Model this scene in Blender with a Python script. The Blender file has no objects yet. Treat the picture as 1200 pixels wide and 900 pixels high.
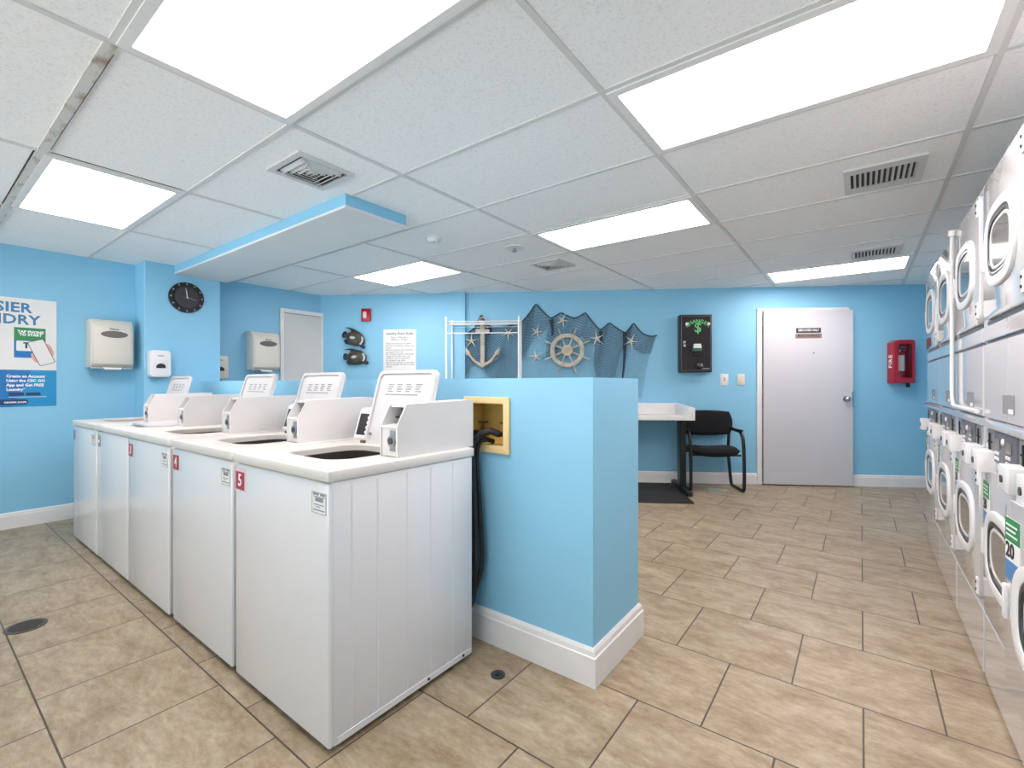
import bpy, bmesh, math, random
from mathutils import Vector, Matrix
random.seed(7)
S = bpy.context.scene
C = S.collection
PI = math.pi

# ------------------------------------------------------------------ dimensions
EYE = 1.203            # camera height
CEIL = 2.363           # ceiling height
XL = -5.66             # left wall
XR = 1.25              # wall behind the dryers
YF = -3.2              # front wall behind the camera
BP = (-5.517, 3.439)   # a point on the slanted back wall
BA = math.atan2(3.783, 6.152)
BD = Vector((math.cos(BA), math.sin(BA), 0))     # along the back wall
BN = Vector((math.sin(BA), -math.cos(BA), 0))    # out of the back wall
def bw(s, off=0.0, z=0.0):
    return Vector((BP[0], BP[1], 0)) + BD * s + BN * off + Vector((0, 0, z))

# ------------------------------------------------------------------ materials
def lin(h):
    h = h.lstrip('#')
    v = [int(h[i:i + 2], 16) / 255 for i in (0, 2, 4)]
    return tuple((c / 12.92 if c <= .04045 else ((c + .055) / 1.055) ** 2.4) for c in v) + (1,)

def mat(name, col, rough=.5, metal=0, var=0, vscale=6, bump=0, bscale=60, coat=0, spec=.5, var2=None, stretch=(1, 1, 1)):
    m = bpy.data.materials.new(name); m.use_nodes = True
    nt = m.node_tree; n = nt.nodes; b = n['Principled BSDF']
    c = lin(col) if isinstance(col, str) else col
    b.inputs['Base Color'].default_value = c
    b.inputs['Roughness'].default_value = rough
    b.inputs['Metallic'].default_value = metal
    b.inputs['Specular IOR Level'].default_value = spec
    if coat:
        b.inputs['Coat Weight'].default_value = coat
        b.inputs['Coat Roughness'].default_value = .06
    tc = n.new('ShaderNodeTexCoord'); mp = n.new('ShaderNodeMapping')
    mp.inputs['Scale'].default_value = stretch
    nt.links.new(tc.outputs['Object'], mp.inputs['Vector'])
    if var:
        t = n.new('ShaderNodeTexNoise'); t.inputs['Scale'].default_value = vscale; t.inputs['Detail'].default_value = 5
        nt.links.new(mp.outputs[0], t.inputs['Vector'])
        r = n.new('ShaderNodeMapRange'); r.inputs['From Min'].default_value = .3; r.inputs['From Max'].default_value = .7
        nt.links.new(t.outputs['Fac'], r.inputs['Value'])
        x = n.new('ShaderNodeMix'); x.data_type = 'RGBA'
        x.inputs['A'].default_value = c
        x.inputs['B'].default_value = lin(var2) if var2 else tuple(q * (1 - var) for q in c[:3]) + (1,)
        nt.links.new(r.outputs[0], x.inputs['Factor'])
        nt.links.new(x.outputs['Result'], b.inputs['Base Color'])
    if bump:
        t2 = n.new('ShaderNodeTexNoise'); t2.inputs['Scale'].default_value = bscale; t2.inputs['Detail'].default_value = 4
        nt.links.new(mp.outputs[0], t2.inputs['Vector'])
        bp = n.new('ShaderNodeBump'); bp.inputs['Strength'].default_value = bump; bp.inputs['Distance'].default_value = .004
        nt.links.new(t2.outputs['Fac'], bp.inputs['Height'])
        nt.links.new(bp.outputs[0], b.inputs['Normal'])
    return m

M = {}
M['blue'] = mat('blue wall paint', '#8ECBE9', .55, var=.05, vscale=2.2, bump=.12, bscale=90)
M['trim'] = mat('white trim paint', '#ECEBEA', .45, var=.06, vscale=9)
M['soffit'] = mat('white soffit paint', '#E4E4E3', .6, var=.03, vscale=4)
M['door'] = mat('white door paint', '#CDCDD2', .4, var=.03, vscale=2)
M['door2'] = mat('off white door paint', '#D6D5D2', .45, var=.03, vscale=2)
M['enamel'] = mat('white washer enamel', '#E3E2E4', .25, var=.03, vscale=3, spec=.6, coat=.4)
M['deck'] = mat('cream deck enamel', '#DDD9D3', .3, var=.05, vscale=5)
M['lid'] = mat('white lid enamel', '#C9C8CA', .3)
M['case'] = mat('white meter case paint', '#D8D6D5', .4, var=.04, vscale=7)
M['dryer'] = mat('white dryer enamel', '#C9C9CA', .12, spec=.7, coat=1)
M['plastic'] = mat('white plastic', '#E8E8E9', .3)
M['grey'] = mat('grey metal plate', '#9A9B9D', .35, metal=.6)
M['panel'] = mat('dryer control plate', '#6F7078', .35, metal=.3, var=.25, vscale=30)
M['slat'] = mat('light grey paint', '#D3D3D3', .5)
M['chrome'] = mat('chrome', '#C9CACC', .15, metal=1)
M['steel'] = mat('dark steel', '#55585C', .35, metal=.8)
M['tub'] = mat('dark tub interior', '#34302E', .5)
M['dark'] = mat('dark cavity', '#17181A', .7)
M['black'] = mat('black plastic', '#141416', .4)
M['fabric'] = mat('black fabric', '#121216', .95, var=.3, vscale=120, bump=.3, bscale=300)
M['rubber'] = mat('black rubber hose', '#1C1E21', .45)
M['mat'] = mat('black rubber mat', '#232324', .85, bump=.6, bscale=220)
M['ivory'] = mat('ivory plastic', '#DAD6C6', .4)
M['cream'] = mat('cream dispenser plastic', '#D7D3C8', .35, var=.03, vscale=4)
M['smoke'] = mat('smoked grey window', '#6B6661', .15)
M['gold'] = mat('beige plastic box', '#E9CF96', .45)
M['goldin'] = mat('yellow box lining', '#D2AE5E', .5, var=.2, vscale=12)
M['brass'] = mat('brass valve', '#6B5A3A', .35, metal=.8)
M['red'] = mat('red plastic', '#B30D24', .3)
M['redcase'] = mat('red cabinet plastic', '#A80F26', .25, coat=.4)
M['crimson'] = mat('crimson sticker', '#A63A4C', .5)
M['purple'] = mat('purple sticker', '#6F6E9C', .5)
M['white'] = mat('white ink', '#F5F5F5', .5)
M['ink'] = mat('black ink', '#26262A', .6)
M['greyink'] = mat('grey ink', '#8B8C90', .6)
M['paper'] = mat('white paper', '#EAEAE8', .7)
M['pink'] = mat('pink sticker border', '#E8C9CB', .6)
M['green'] = mat('green ink', '#2F8A55', .5)
M['lightgreen'] = mat('pale green ink', '#6BCB7C', .5)
M['posterblue'] = mat('poster blue ink', '#1F93CC', .5)
M['posterdeep'] = mat('poster deep blue ink', '#1B78BE', .5)
M['navy'] = mat('navy ink', '#17406F', .5)
M['teal'] = mat('teal ink', '#1F7F7C', .5)
M['title'] = mat('slate blue ink', '#3E82B0', .5)
M['labelgrey'] = mat('grey label ink', '#7D8794', .5)
M['labelblue'] = mat('label blue ink', '#4E86B8', .5)
M['skin'] = mat('printed skin tone', '#D9A9A3', .6)
M['bronze'] = mat('brown sign plate', '#8C7A6E', .5)
M['wood'] = mat('weathered cream wood', '#CFC8B8', .75, var=.25, vscale=14, var2='#A99F8C', bump=.3, bscale=60)
M['star'] = mat('dried starfish', '#E3DCCD', .85, var=.15, vscale=40)
M['net'] = mat('slate grey fishing net twine', '#505F70', .9)
M['netrope'] = mat('dark net edging', '#33404F', .9)
M['fishblack'] = mat('dark painted fish body', '#1E2224', .4, var=.8, vscale=18, var2='#55503A')
M['fishdark'] = mat('black fish fin', '#14202A', .4)
M['fishpale'] = mat('pale fish stripe', '#C5CFCB', .4)
M['fishred'] = mat('maroon fish patch', '#5A2B2A', .4)
M['plate'] = mat('grey floor patch', '#A9AEA6', .5)
M['drain'] = mat('bronze drain grate', '#6A6157', .45, metal=.5, var=.3, vscale=50)
M['wire'] = mat('white coated wire', '#EFEFF0', .4)
M['rust'] = mat('rusty white ceiling bar', '#D4D2CE', .6, var=.9, vscale=9, var2='#8A6A48', stretch=(1, 2.5, 1))
for q in M['rust'].node_tree.nodes:
    if q.type == 'MAP_RANGE':
        q.inputs['From Min'].default_value = .50; q.inputs['From Max'].default_value = .74
M['bar'] = mat('white ceiling bar', '#D9D9D8', .6)
M['strobe'] = mat('strobe lens', '#F2D5D5', .15)
M['ventdark'] = mat('vent duct', '#3A3A3A', .8)
M['gasket'] = mat('grey door gasket', '#7C7F83', .4)

def glass_mat(name, tint, t=.75):
    m = bpy.data.materials.new(name); m.use_nodes = True
    nt = m.node_tree; n = nt.nodes; n.clear()
    o = n.new('ShaderNodeOutputMaterial'); g = n.new('ShaderNodeBsdfGlossy'); tr = n.new('ShaderNodeBsdfTransparent')
    g.inputs['Roughness'].default_value = .05; g.inputs['Color'].default_value = (.9, .9, .9, 1)
    tr.inputs['Color'].default_value = lin(tint)
    lw = n.new('ShaderNodeLayerWeight'); lw.inputs['Blend'].default_value = .2
    mx = n.new('ShaderNodeMixShader')
    nt.links.new(lw.outputs['Fresnel'], mx.inputs[0]); nt.links.new(tr.outputs[0], mx.inputs[1]); nt.links.new(g.outputs[0], mx.inputs[2])
    nt.links.new(mx.outputs[0], o.inputs[0])
    return m
M['pane'] = glass_mat('clear window glass', '#F4F8F8')
M['doorglass'] = mat('dark dryer window glass', '#77736F', .08, spec=.8, coat=.5)
M['clear'] = glass_mat('clear plastic cover', '#FDF4F4')

def emis(name, col, k, streak=True):
    m = bpy.data.materials.new(name); m.use_nodes = True
    nt = m.node_tree; n = nt.nodes; n.clear()
    o = n.new('ShaderNodeOutputMaterial'); e = n.new('ShaderNodeEmission')
    e.inputs['Color'].default_value = lin(col)
    nt.links.new(e.outputs[0], o.inputs[0])
    # two tubes glow through the lens: brighter bands along the fixture
    tc = n.new('ShaderNodeTexCoord'); sp = n.new('ShaderNodeSeparateXYZ')
    nt.links.new(tc.outputs['Object'], sp.inputs[0])
    a = n.new('ShaderNodeMath'); a.operation = 'ABSOLUTE'; nt.links.new(sp.outputs['Y'], a.inputs[0])
    s = n.new('ShaderNodeMath'); s.operation = 'SUBTRACT'; s.inputs[1].default_value = .15; nt.links.new(a.outputs[0], s.inputs[0])
    a2 = n.new('ShaderNodeMath'); a2.operation = 'ABSOLUTE'; nt.links.new(s.outputs[0], a2.inputs[0])
    r = n.new('ShaderNodeMapRange'); r.interpolation_type = 'SMOOTHSTEP'
    r.inputs['From Min'].default_value = 0; r.inputs['From Max'].default_value = .14
    r.inputs['To Min'].default_value = k * 1.15; r.inputs['To Max'].default_value = k * .8
    nt.links.new(a2.outputs[0], r.inputs['Value']); nt.links.new(r.outputs[0], e.inputs['Strength'])
    return m
M['lamp'] = emis('lit lamp lens', '#FFF1EE', 7.0)

def floor_mat():
    m = bpy.data.materials.new('beige stone floor tile'); m.use_nodes = True
    nt = m.node_tree; n = nt.nodes; L = nt.links; b = n['Principled BSDF']
    tc = n.new('ShaderNodeTexCoord')
    mp = n.new('ShaderNodeMapping'); mp.inputs['Location'].default_value = (-.007 + .457 * 40, -2.16 + .46 * 40, 0)
    L.new(tc.outputs['Object'], mp.inputs['Vector'])
    br = n.new('ShaderNodeTexBrick')
    br.offset = .5; br.offset_frequency = 2; br.squash = 1; br.squash_frequency = 2
    br.inputs['Scale'].default_value = 1; br.inputs['Brick Width'].default_value = .457; br.inputs['Row Height'].default_value = .46
    br.inputs['Mortar Size'].default_value = .0032; br.inputs['Mortar Smooth'].default_value = .1; br.inputs['Bias'].default_value = 0
    br.inputs['Color1'].default_value = (0, 0, 0, 1); br.inputs['Color2'].default_value = (1, 1, 1, 1); br.inputs['Mortar'].default_value = (.5, .5, .5, 1)
    L.new(mp.outputs[0], br.inputs['Vector'])
    # stone clouding, stretched along the rows, a different patch on each tile
    off = n.new('ShaderNodeVectorMath'); off.operation = 'MULTIPLY_ADD'
    off.inputs[1].default_value = (3.1, 5.3, 7.7)
    L.new(br.outputs['Color'], off.inputs[0]); L.new(tc.outputs['Object'], off.inputs[2])
    mp2 = n.new('ShaderNodeMapping'); mp2.inputs['Scale'].default_value = (.75, 1.7, 1); mp2.inputs['Rotation'].default_value = (0, 0, .3)
    L.new(off.outputs[0], mp2.inputs['Vector'])
    n1 = n.new('ShaderNodeTexNoise'); n1.inputs['Scale'].default_value = 5.5; n1.inputs['Detail'].default_value = 12; n1.inputs['Roughness'].default_value = .78; n1.inputs['Distortion'].default_value = .35
    L.new(mp2.outputs[0], n1.inputs['Vector'])
    cr = n.new('ShaderNodeValToRGB')
    e = cr.color_ramp.elements
    e[0].position = .28; e[0].color = lin('#7C674E')
    e[1].position = .75; e[1].color = lin('#C4B7A0')
    q = e.new(.42); q.color = lin('#9B886C')
    q = e.new(.53); q.color = lin('#AE9D83')
    L.new(n1.outputs['Fac'], cr.inputs[0])
    n2 = n.new('ShaderNodeTexNoise'); n2.inputs['Scale'].default_value = 26; n2.inputs['Detail'].default_value = 8; n2.inputs['Roughness'].default_value = .8
    L.new(mp2.outputs[0], n2.inputs['Vector'])
    r2 = n.new('ShaderNodeMapRange'); r2.inputs['From Min'].default_value = .32; r2.inputs['From Max'].default_value = .7
    r2.inputs['To Min'].default_value = .66; r2.inputs['To Max'].default_value = 1.07
    L.new(n2.outputs['Fac'], r2.inputs['Value'])
    mu = n.new('ShaderNodeMix'); mu.data_type = 'RGBA'; mu.blend_type = 'MULTIPLY'; mu.inputs['Factor'].default_value = 1
    L.new(cr.outputs[0], mu.inputs['A']); L.new(r2.outputs[0], mu.inputs['B'])
    gr = n.new('ShaderNodeMix'); gr.data_type = 'RGBA'; gr.inputs['B'].default_value = lin('#4C4033')
    L.new(mu.outputs['Result'], gr.inputs['A']); L.new(br.outputs['Fac'], gr.inputs['Factor'])
    L.new(gr.outputs['Result'], b.inputs['Base Color'])
    b.inputs['Roughness'].default_value = .42
    bp = n.new('ShaderNodeBump'); bp.inputs['Strength'].default_value = .6; bp.inputs['Distance'].default_value = .003; bp.invert = True
    L.new(br.outputs['Fac'], bp.inputs['Height']); L.new(bp.outputs[0], b.inputs['Normal'])
    return m
M['floor'] = floor_mat()

def ceil_mat():
    m = bpy.data.materials.new('pitted white ceiling board'); m.use_nodes = True
    nt = m.node_tree; n = nt.nodes; L = nt.links; b = n['Principled BSDF']
    tc = n.new('ShaderNodeTexCoord')
    n1 = n.new('ShaderNodeTexNoise'); n1.inputs['Scale'].default_value = 95; n1.inputs['Detail'].default_value = 3; n1.inputs['Roughness'].default_value = .7
    L.new(tc.outputs['Object'], n1.inputs['Vector'])
    cr = n.new('ShaderNodeValToRGB'); e = cr.color_ramp.elements
    e[0].position = .34; e[0].color = lin('#EAEAEA'); e[1].position = .48; e[1].color = lin('#F9F9F9')
    L.new(n1.outputs['Fac'], cr.inputs[0]); L.new(cr.outputs[0], b.inputs['Base Color'])
    b.inputs['Roughness'].default_value = .9
    bp = n.new('ShaderNodeBump'); bp.inputs['Strength'].default_value = .25; bp.inputs['Distance'].default_value = .003
    L.new(n1.outputs['Fac'], bp.inputs['Height']); L.new(bp.outputs[0], b.inputs['Normal'])
    return m
M['ceil'] = ceil_mat()

# ------------------------------------------------------------------ mesh helpers
class MB:
    def __init__(self):
        self.bm = bmesh.new()
    def _add(self, tmp):
        me = bpy.data.meshes.new('tmp'); tmp.to_mesh(me); tmp.free()
        self.bm.from_mesh(me); bpy.data.meshes.remove(me)
        return self
    def box(self, x0, x1, y0, y1, z0, z1, bev=0, seg=2, mtx=None):
        t = bmesh.new(); bmesh.ops.create_cube(t, size=1)
        for v in t.verts:
            v.co = Vector(((x0 + x1) / 2 + v.co.x * (x1 - x0), (y0 + y1) / 2 + v.co.y * (y1 - y0), (z0 + z1) / 2 + v.co.z * (z1 - z0)))
        if bev:
            bmesh.ops.bevel(t, geom=t.edges[:], offset=bev, segments=seg, profile=.5, affect='EDGES')
        if mtx: t.transform(mtx)
        return self._add(t)
    def prism(self, pts, axis, a, b, bev=0, mtx=None):
        """extrude a polygon: axis 'x' -> pts are (y,z); 'y' -> (x,z); 'z' -> (x,y)"""
        f = {'x': lambda p, h: (h, p[0], p[1]), 'y': lambda p, h: (p[0], h, p[1]), 'z': lambda p, h: (p[0], p[1], h)}[axis]
        t = bmesh.new()
        A = [t.verts.new(f(p, a)) for p in pts]; B = [t.verts.new(f(p, b)) for p in pts]
        t.faces.new(A); t.faces.new(B[::-1])
        n = len(pts)
        for i in range(n):
            t.faces.new((A[i], B[i], B[(i + 1) % n], A[(i + 1) % n]))
        bmesh.ops.recalc_face_normals(t, faces=t.faces[:])
        if bev:
            es = [e for e in t.edges if len(e.link_faces) == 2 and e.calc_face_angle(0) > .6]
            bmesh.ops.bevel(t, geom=es, offset=bev, segments=2, profile=.5, affect='EDGES')
        if mtx: t.transform(mtx)
        return self._add(t)
    def ring(self, outer, inner, axis, a, b, mtx=None, round_=0):
        f = {'x': lambda p, h: (h, p[0], p[1]), 'y': lambda p, h: (p[0], h, p[1]), 'z': lambda p, h: (p[0], p[1], h)}[axis]
        t = bmesh.new(); n = len(outer)
        loops = [[t.verts.new(f(p, h)) for p in P] for P, h in ((outer, a), (outer, b), (inner, b), (inner, a))]
        for k in range(4):
            P, Q = loops[k], loops[(k + 1) % 4]
            for i in range(n):
                t.faces.new((P[i], Q[i], Q[(i + 1) % n], P[(i + 1) % n]))
        bmesh.ops.recalc_face_normals(t, faces=t.faces[:])
        if round_:
            es = [e for e in t.edges if len(e.link_faces) == 2 and e.calc_face_angle(0) > .9]
            bmesh.ops.bevel(t, geom=es, offset=round_, segments=2, profile=.5, affect='EDGES')
        if mtx: t.transform(mtx)
        return self._add(t)
    def cyl(self, p0, p1, r, seg=20, r2=None):
        p0, p1 = Vector(p0), Vector(p1); d = p1 - p0
        t = bmesh.new()
        bmesh.ops.create_cone(t, cap_ends=True, segments=seg, radius1=r, radius2=r if r2 is None else r2, depth=d.length)
        t.transform(Matrix.Translation((p0 + p1) / 2) @ d.to_track_quat('Z', 'Y').to_matrix().to_4x4())
        return self._add(t)
    def ball(self, c, rx, ry=None, rz=None, seg=20, mtx=None):
        ry = ry or rx; rz = rz or rx
        t = bmesh.new(); bmesh.ops.create_uvsphere(t, u_segments=seg, v_segments=seg // 2, radius=1)
        t.transform(Matrix.Translation(c) @ (mtx or Matrix()) @ Matrix.Diagonal((rx, ry, rz, 1)))
        return self._add(t)
    def tube(self, pts, r, seg=10, closed=False, sx=1):
        pts = [Vector(p) for p in pts]; n = len(pts); t = bmesh.new(); rings = []
        up = None
        for i, p in enumerate(pts):
            a = pts[i - 1] if (i > 0 or closed) else p
            b = pts[(i + 1) % n] if (i < n - 1 or closed) else p
            d = (b - a).normalized()
            if up is None:
                up = d.orthogonal().normalized()
            else:
                up = (up - d * up.dot(d)).normalized()
            sd = d.cross(up)
            rr = r[i] if isinstance(r, (list, tuple)) else r
            rings.append([t.verts.new(p + (up * math.cos(2 * PI * k / seg) * sx + sd * math.sin(2 * PI * k / seg)) * rr) for k in range(seg)])
        for i in range(n if closed else n - 1):
            P, Q = rings[i], rings[(i + 1) % n]
            for k in range(seg):
                t.faces.new((P[k], P[(k + 1) % seg], Q[(k + 1) % seg], Q[k]))
        if not closed:
            t.faces.new(rings[0][::-1]); t.faces.new(rings[-1])
        bmesh.ops.recalc_face_normals(t, faces=t.faces[:])
        return self._add(t)
    def build(self, name, m, parent=None, sharp=35, mtx=None):
        if mtx: self.bm.transform(mtx)
        me = bpy.data.meshes.new(name); self.bm.to_mesh(me); self.bm.free()
        me.materials.append(m if not isinstance(m, str) else M[m])
        for p in me.polygons: p.use_smooth = True
        me.set_sharp_from_angle(angle=math.radians(sharp))
        o = bpy.data.objects.new(name, me); C.objects.link(o)
        if parent: o.parent = parent
        return o

def rrect(w, h, r, cx=0, cy=0, seg=5):
    P = []
    for (sx, sy, a0) in ((1, 1, 0), (-1, 1, 90), (-1, -1, 180), (1, -1, 270)):
        for k in range(seg + 1):
            a = math.radians(a0 + 90 * k / seg)
            P.append((cx + sx * (w / 2 - r) + r * math.cos(a), cy + sy * (h / 2 - r) + r * math.sin(a)))
    return P
def selli(a, b, n=2.6, cx=0, cy=0, seg=48):
    P = []
    for k in range(seg):
        t = 2 * PI * k / seg; c, s = math.cos(t), math.sin(t)
        P.append((cx + a * math.copysign(abs(c) ** (2 / n), c), cy + b * math.copysign(abs(s) ** (2 / n), s)))
    return P
def curve_pts(P, n=8):
    """Catmull-Rom through points"""
    P = [Vector(p) for p in P]; out = []
    for i in range(len(P) - 1):
        p0 = P[max(i - 1, 0)]; p1 = P[i]; p2 = P[i + 1]; p3 = P[min(i + 2, len(P) - 1)]
        for k in range(n):
            t = k / n
            out.append(.5 * ((2 * p1) + (p2 - p0) * t + (2 * p0 - 5 * p1 + 4 * p2 - p3) * t * t + (3 * p1 - p0 - 3 * p2 + p3) * t ** 3))
    out.append(P[-1]); return out

def text_mesh(body, size, align='CENTER', wscale=1.0, bold=0.0, spacing=1.0, line=1.0):
    cu = bpy.data.curves.new('t', 'FONT'); cu.body = body; cu.size = size
    cu.align_x = align; cu.align_y = 'CENTER'; cu.extrude = .0004; cu.offset = bold; cu.resolution_u = 2
    cu.space_character = spacing; cu.space_line = line
    o = bpy.data.objects.new('t', cu); C.objects.link(o)
    dg = bpy.context.evaluated_depsgraph_get()
    me = bpy.data.meshes.new_from_object(o.evaluated_get(dg))
    bpy.data.objects.remove(o); bpy.data.curves.remove(cu)
    # text lies in XY facing +Z: stand it up in XZ facing -Y
    me.transform(Matrix.Rotation(PI / 2, 4, 'X') @ Matrix.Diagonal((wscale, 1, 1, 1)))
    return me
def text(name, body, size, x, y, z, m, parent, rot=0, **k):
    me = text_mesh(body, size, **k)
    me.transform(Matrix.Translation((x, y, z)) @ Matrix.Rotation(rot, 4, 'Y'))
    me.name = name; me.materials.clear(); me.materials.append(M[m])
    o = bpy.data.objects.new(name, me); C.objects.link(o); o.parent = parent
    return o

def thing(name, label, cat, loc=(0, 0, 0), rz=0, group=None):
    o = bpy.data.objects.new(name, None); C.objects.link(o)
    o.location = loc; o.rotation_euler = (0, 0, rz); o.empty_display_size = .1
    o['label'] = label; o['category'] = cat
    if group: o['group'] = group
    return o
def struct(o):
    o['kind'] = 'structure'; return o
def dup(o, parent=None, skip=()):
    c = o.copy(); C.objects.link(c)
    if parent: c.parent = parent
    for ch in list(o.children):
        if ch.name.split('.')[0] not in skip: dup(ch, c, skip)
    return c
def relabel(o, label, loc, rz=None):
    o['label'] = label; o.location = loc
    if rz is not None: o.rotation_euler = (0, 0, rz)
    return o

# ------------------------------------------------------------------ room shell
X2 = XR + .1
yb = lambda x: BP[1] + (x - BP[0]) * math.tan(BA)
foot = [(XL - .1, YF - .1), (X2, YF - .1), (X2, yb(X2) + .1), (XL - .1, yb(XL - .1) + .1)]
fl = MB().prism(foot, 'z', -.08, 0).build('floor', 'floor'); struct(fl)
ce = MB().prism(foot, 'z', CEIL, CEIL + .05).build('ceiling', 'ceil'); struct(ce)
struct(MB().box(XL - .1, XL, YF, yb(XL) + .05, 0, CEIL).build('wall_left', 'blue'))
struct(MB().box(XR, XR + .1, YF, yb(XR), 0, CEIL).build('wall_right', 'blue'))
# slanted back wall
L0, L1 = -.25, 8.05
mb = MB()
for (a, b, z0, z1) in ((L0, 5.36, 0, CEIL), (6.34, L1, 0, CEIL), (5.36, 6.34, 2.05, CEIL)):
    P0, P1 = bw(a), bw(b); Q0, Q1 = bw(a, -.12), bw(b, -.12)
    mb.prism([(P0.x, P0.y), (P1.x, P1.y), (Q1.x, Q1.y), (Q0.x, Q0.y)], 'z', z0, z1)
struct(mb.build('wall_back', 'blue'))
# unseen front wall behind the camera, shop windows enlarged to light the ceiling
mb = MB().box(XL, XR, YF - .1, YF, 0, .12).box(XL, XR, YF - .1, YF, 2.25, CEIL)
for x in (XL, -3.4, -1.1, 1.0):
    mb.box(x, x + .25, YF - .1, YF, .12, 2.25)
struct(mb.build('wall_front', 'blue'))
for k, (a, b) in enumerate(((XL + .25, -3.4), (-3.15, -1.1), (-.85, 1.0))):
    w = MB().ring([(a, .12), (b, .12), (b, 2.25), (a, 2.25)], [(a + .05, .17), (b - .05, .17), (b - .05, 2.2), (a + .05, 2.2)], 'y', YF - .08, YF - .01).build('window_%d' % (k + 1), 'trim'); struct(w)
    MB().box(a + .05, b - .05, YF - .05, YF - .044, .17, 2.2).build('window_pane', 'pane', w)

# column, partition, soffit, pipe chase
struct(MB().box(XL, -5.37, 1.405, 2.05, 0, CEIL, .004, 1).build('wall_column', 'blue'))
# partition with a real recess for the hose box
HX0, HX1, HZ0, HZ1 = -1.503, -1.30, .915, 1.115
PY0, PY1, PZ = 1.675, 2.145, 1.229
mb = MB()
mb.box(-5.37, HX0, PY0, PY1, 0, PZ).box(HX1, -.855, PY0, PY1, 0, PZ)
mb.box(HX0, HX1, PY0, PY1, 0, HZ0).box(HX0, HX1, PY0, PY1, HZ1, PZ).box(HX0, HX1, PY0 + .09, PY1, HZ0, HZ1)
bmesh.ops.remove_doubles(mb.bm, verts=mb.bm.verts[:], dist=.0005)
struct(mb.build('wall_partition', 'blue'))
# soffit box under the ceiling
t1 = MB().box(-5.37, -2.503, 1.645, 2.115, 2.292, CEIL).build('trim_1', 'blue'); struct(t1)
MB().box(-5.37, -2.499, 1.641, 2.119, 2.276, 2.2925, .003, 1).build('soffit_bottom', 'soffit', t1)
P = [bw(1.56), bw(1.764), bw(1.764, .06), bw(1.56, .06)]
struct(MB().prism([(p.x, p.y) for p in P], 'z', 0, CEIL).build('wall_chase', 'blue'))

# baseboards: a plain board with a stepped, sloping cap
def board(name, path, h=.135, th=.016):
    """path: floor points along the wall; the room is on the right hand side of the path"""
    mb = MB(); prof = [(0, 0), (th, 0), (th, h * .78), (th * .75, h * .8), (th * .62, h * .93), (th * .25, h), (0, h)]
    P = [Vector((p[0], p[1], 0)) for p in path]; rings = []
    for i, p in enumerate(P):
        dirs = []
        if i > 0: dirs.append((p - P[i - 1]).normalized())
        if i < len(P) - 1: dirs.append((P[i + 1] - p).normalized())
        ns = [Vector((d.y, -d.x, 0)) for d in dirs]
        nrm = ns[0] if len(ns) == 1 else (ns[0] + ns[1]).normalized() / max(.3, math.cos(ns[0].angle(ns[1]) / 2))
        rings.append([mb.bm.verts.new(p + nrm * a + Vector((0, 0, b))) for a, b in prof])
    for i in range(len(P) - 1):
        for k in range(len(prof)):
            mb.bm.faces.new((rings[i][k], rings[i + 1][k], rings[i + 1][(k + 1) % len(prof)], rings[i][(k + 1) % len(prof)]))
    mb.bm.faces.new(rings[0]); mb.bm.faces.new(rings[-1][::-1])
    bmesh.ops.recalc_face_normals(mb.bm, faces=mb.bm.faces[:])
    return struct(mb.build(name, 'trim', sharp=20))
board('baseboard_left', [(XL, YF), (XL, 1.405), (-5.37, 1.405), (-5.37, PY0)])
a, b = bw(0.02), bw(5.30); c0, c1 = bw(1.56), bw(1.764)
board('baseboard_back', [tuple(bw(1.764)[:2]), tuple(bw(5.30)[:2])])
a, b = bw(6.36), bw(7.9); board('baseboard_back_corner', [tuple(a[:2]), tuple(b[:2])])
board('baseboard_partition', [(-5.37, PY0), (-.855, PY0), (-.855, PY1), (-5.37, PY1)][0:4], h=.15, th=.02)
board('baseboard_recess', [(XL, 2.05), (XL, 2.80)])

# ceiling grid: thin T bars; the bar by the left lamp is rusty
GX = [.39, -.82, -2.03, -3.25, -4.42]
GY = [-2.68, -2.05, -1.43, -.81, -.185, .44, 1.06, 1.685, 2.31, 2.93, 3.55, 4.175, 4.80, 5.43, 6.05, 6.67, 7.29]
mb = MB()
for x in GX:
    mb.box(x - .012, x + .012, YF, yb(x), CEIL - .0062, CEIL + .002)
for y in GY:
    if y == .44:
        mb.box(-2.03, XR, y - .011, y + .011, CEIL - .0055, CEIL + .002); continue
    x0 = XL if y < 3.35 else BP[0] + (y - BP[1]) / math.tan(BA)
    mb.box(max(x0, XL), XR, y - .011, y + .011, CEIL - .0055, CEIL + .002)
g = mb.build('trim_2', 'bar'); struct(g)
g = MB().box(XL, -2.03, .420, .458, CEIL - .009, CEIL + .002).build('trim_3', 'rust'); struct(g)
# dark gaps where boards sag away from the grid
mb = MB()
for (x0, x1, y0, y1) in ((-3.269, -3.262, -1, 1.64), (-3.240, -3.236, .47, 1.03), (-4.437, -4.431, 1.08, 1.62), (-4.437, -4.432, -.1, .41), (-4.4, -3.27, .411, .416), (-3.2, -2.1, .460, .463), (-5.6, -4.45, .408, .412), (.41, 1.2, 2.943, 2.949), (.41, 1.2, 4.81, 4.816)):
    mb.box(x0, x1, y0, y1, CEIL - .003, CEIL + .002)
g = mb.build('trim_4', 'dark'); struct(g)

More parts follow.
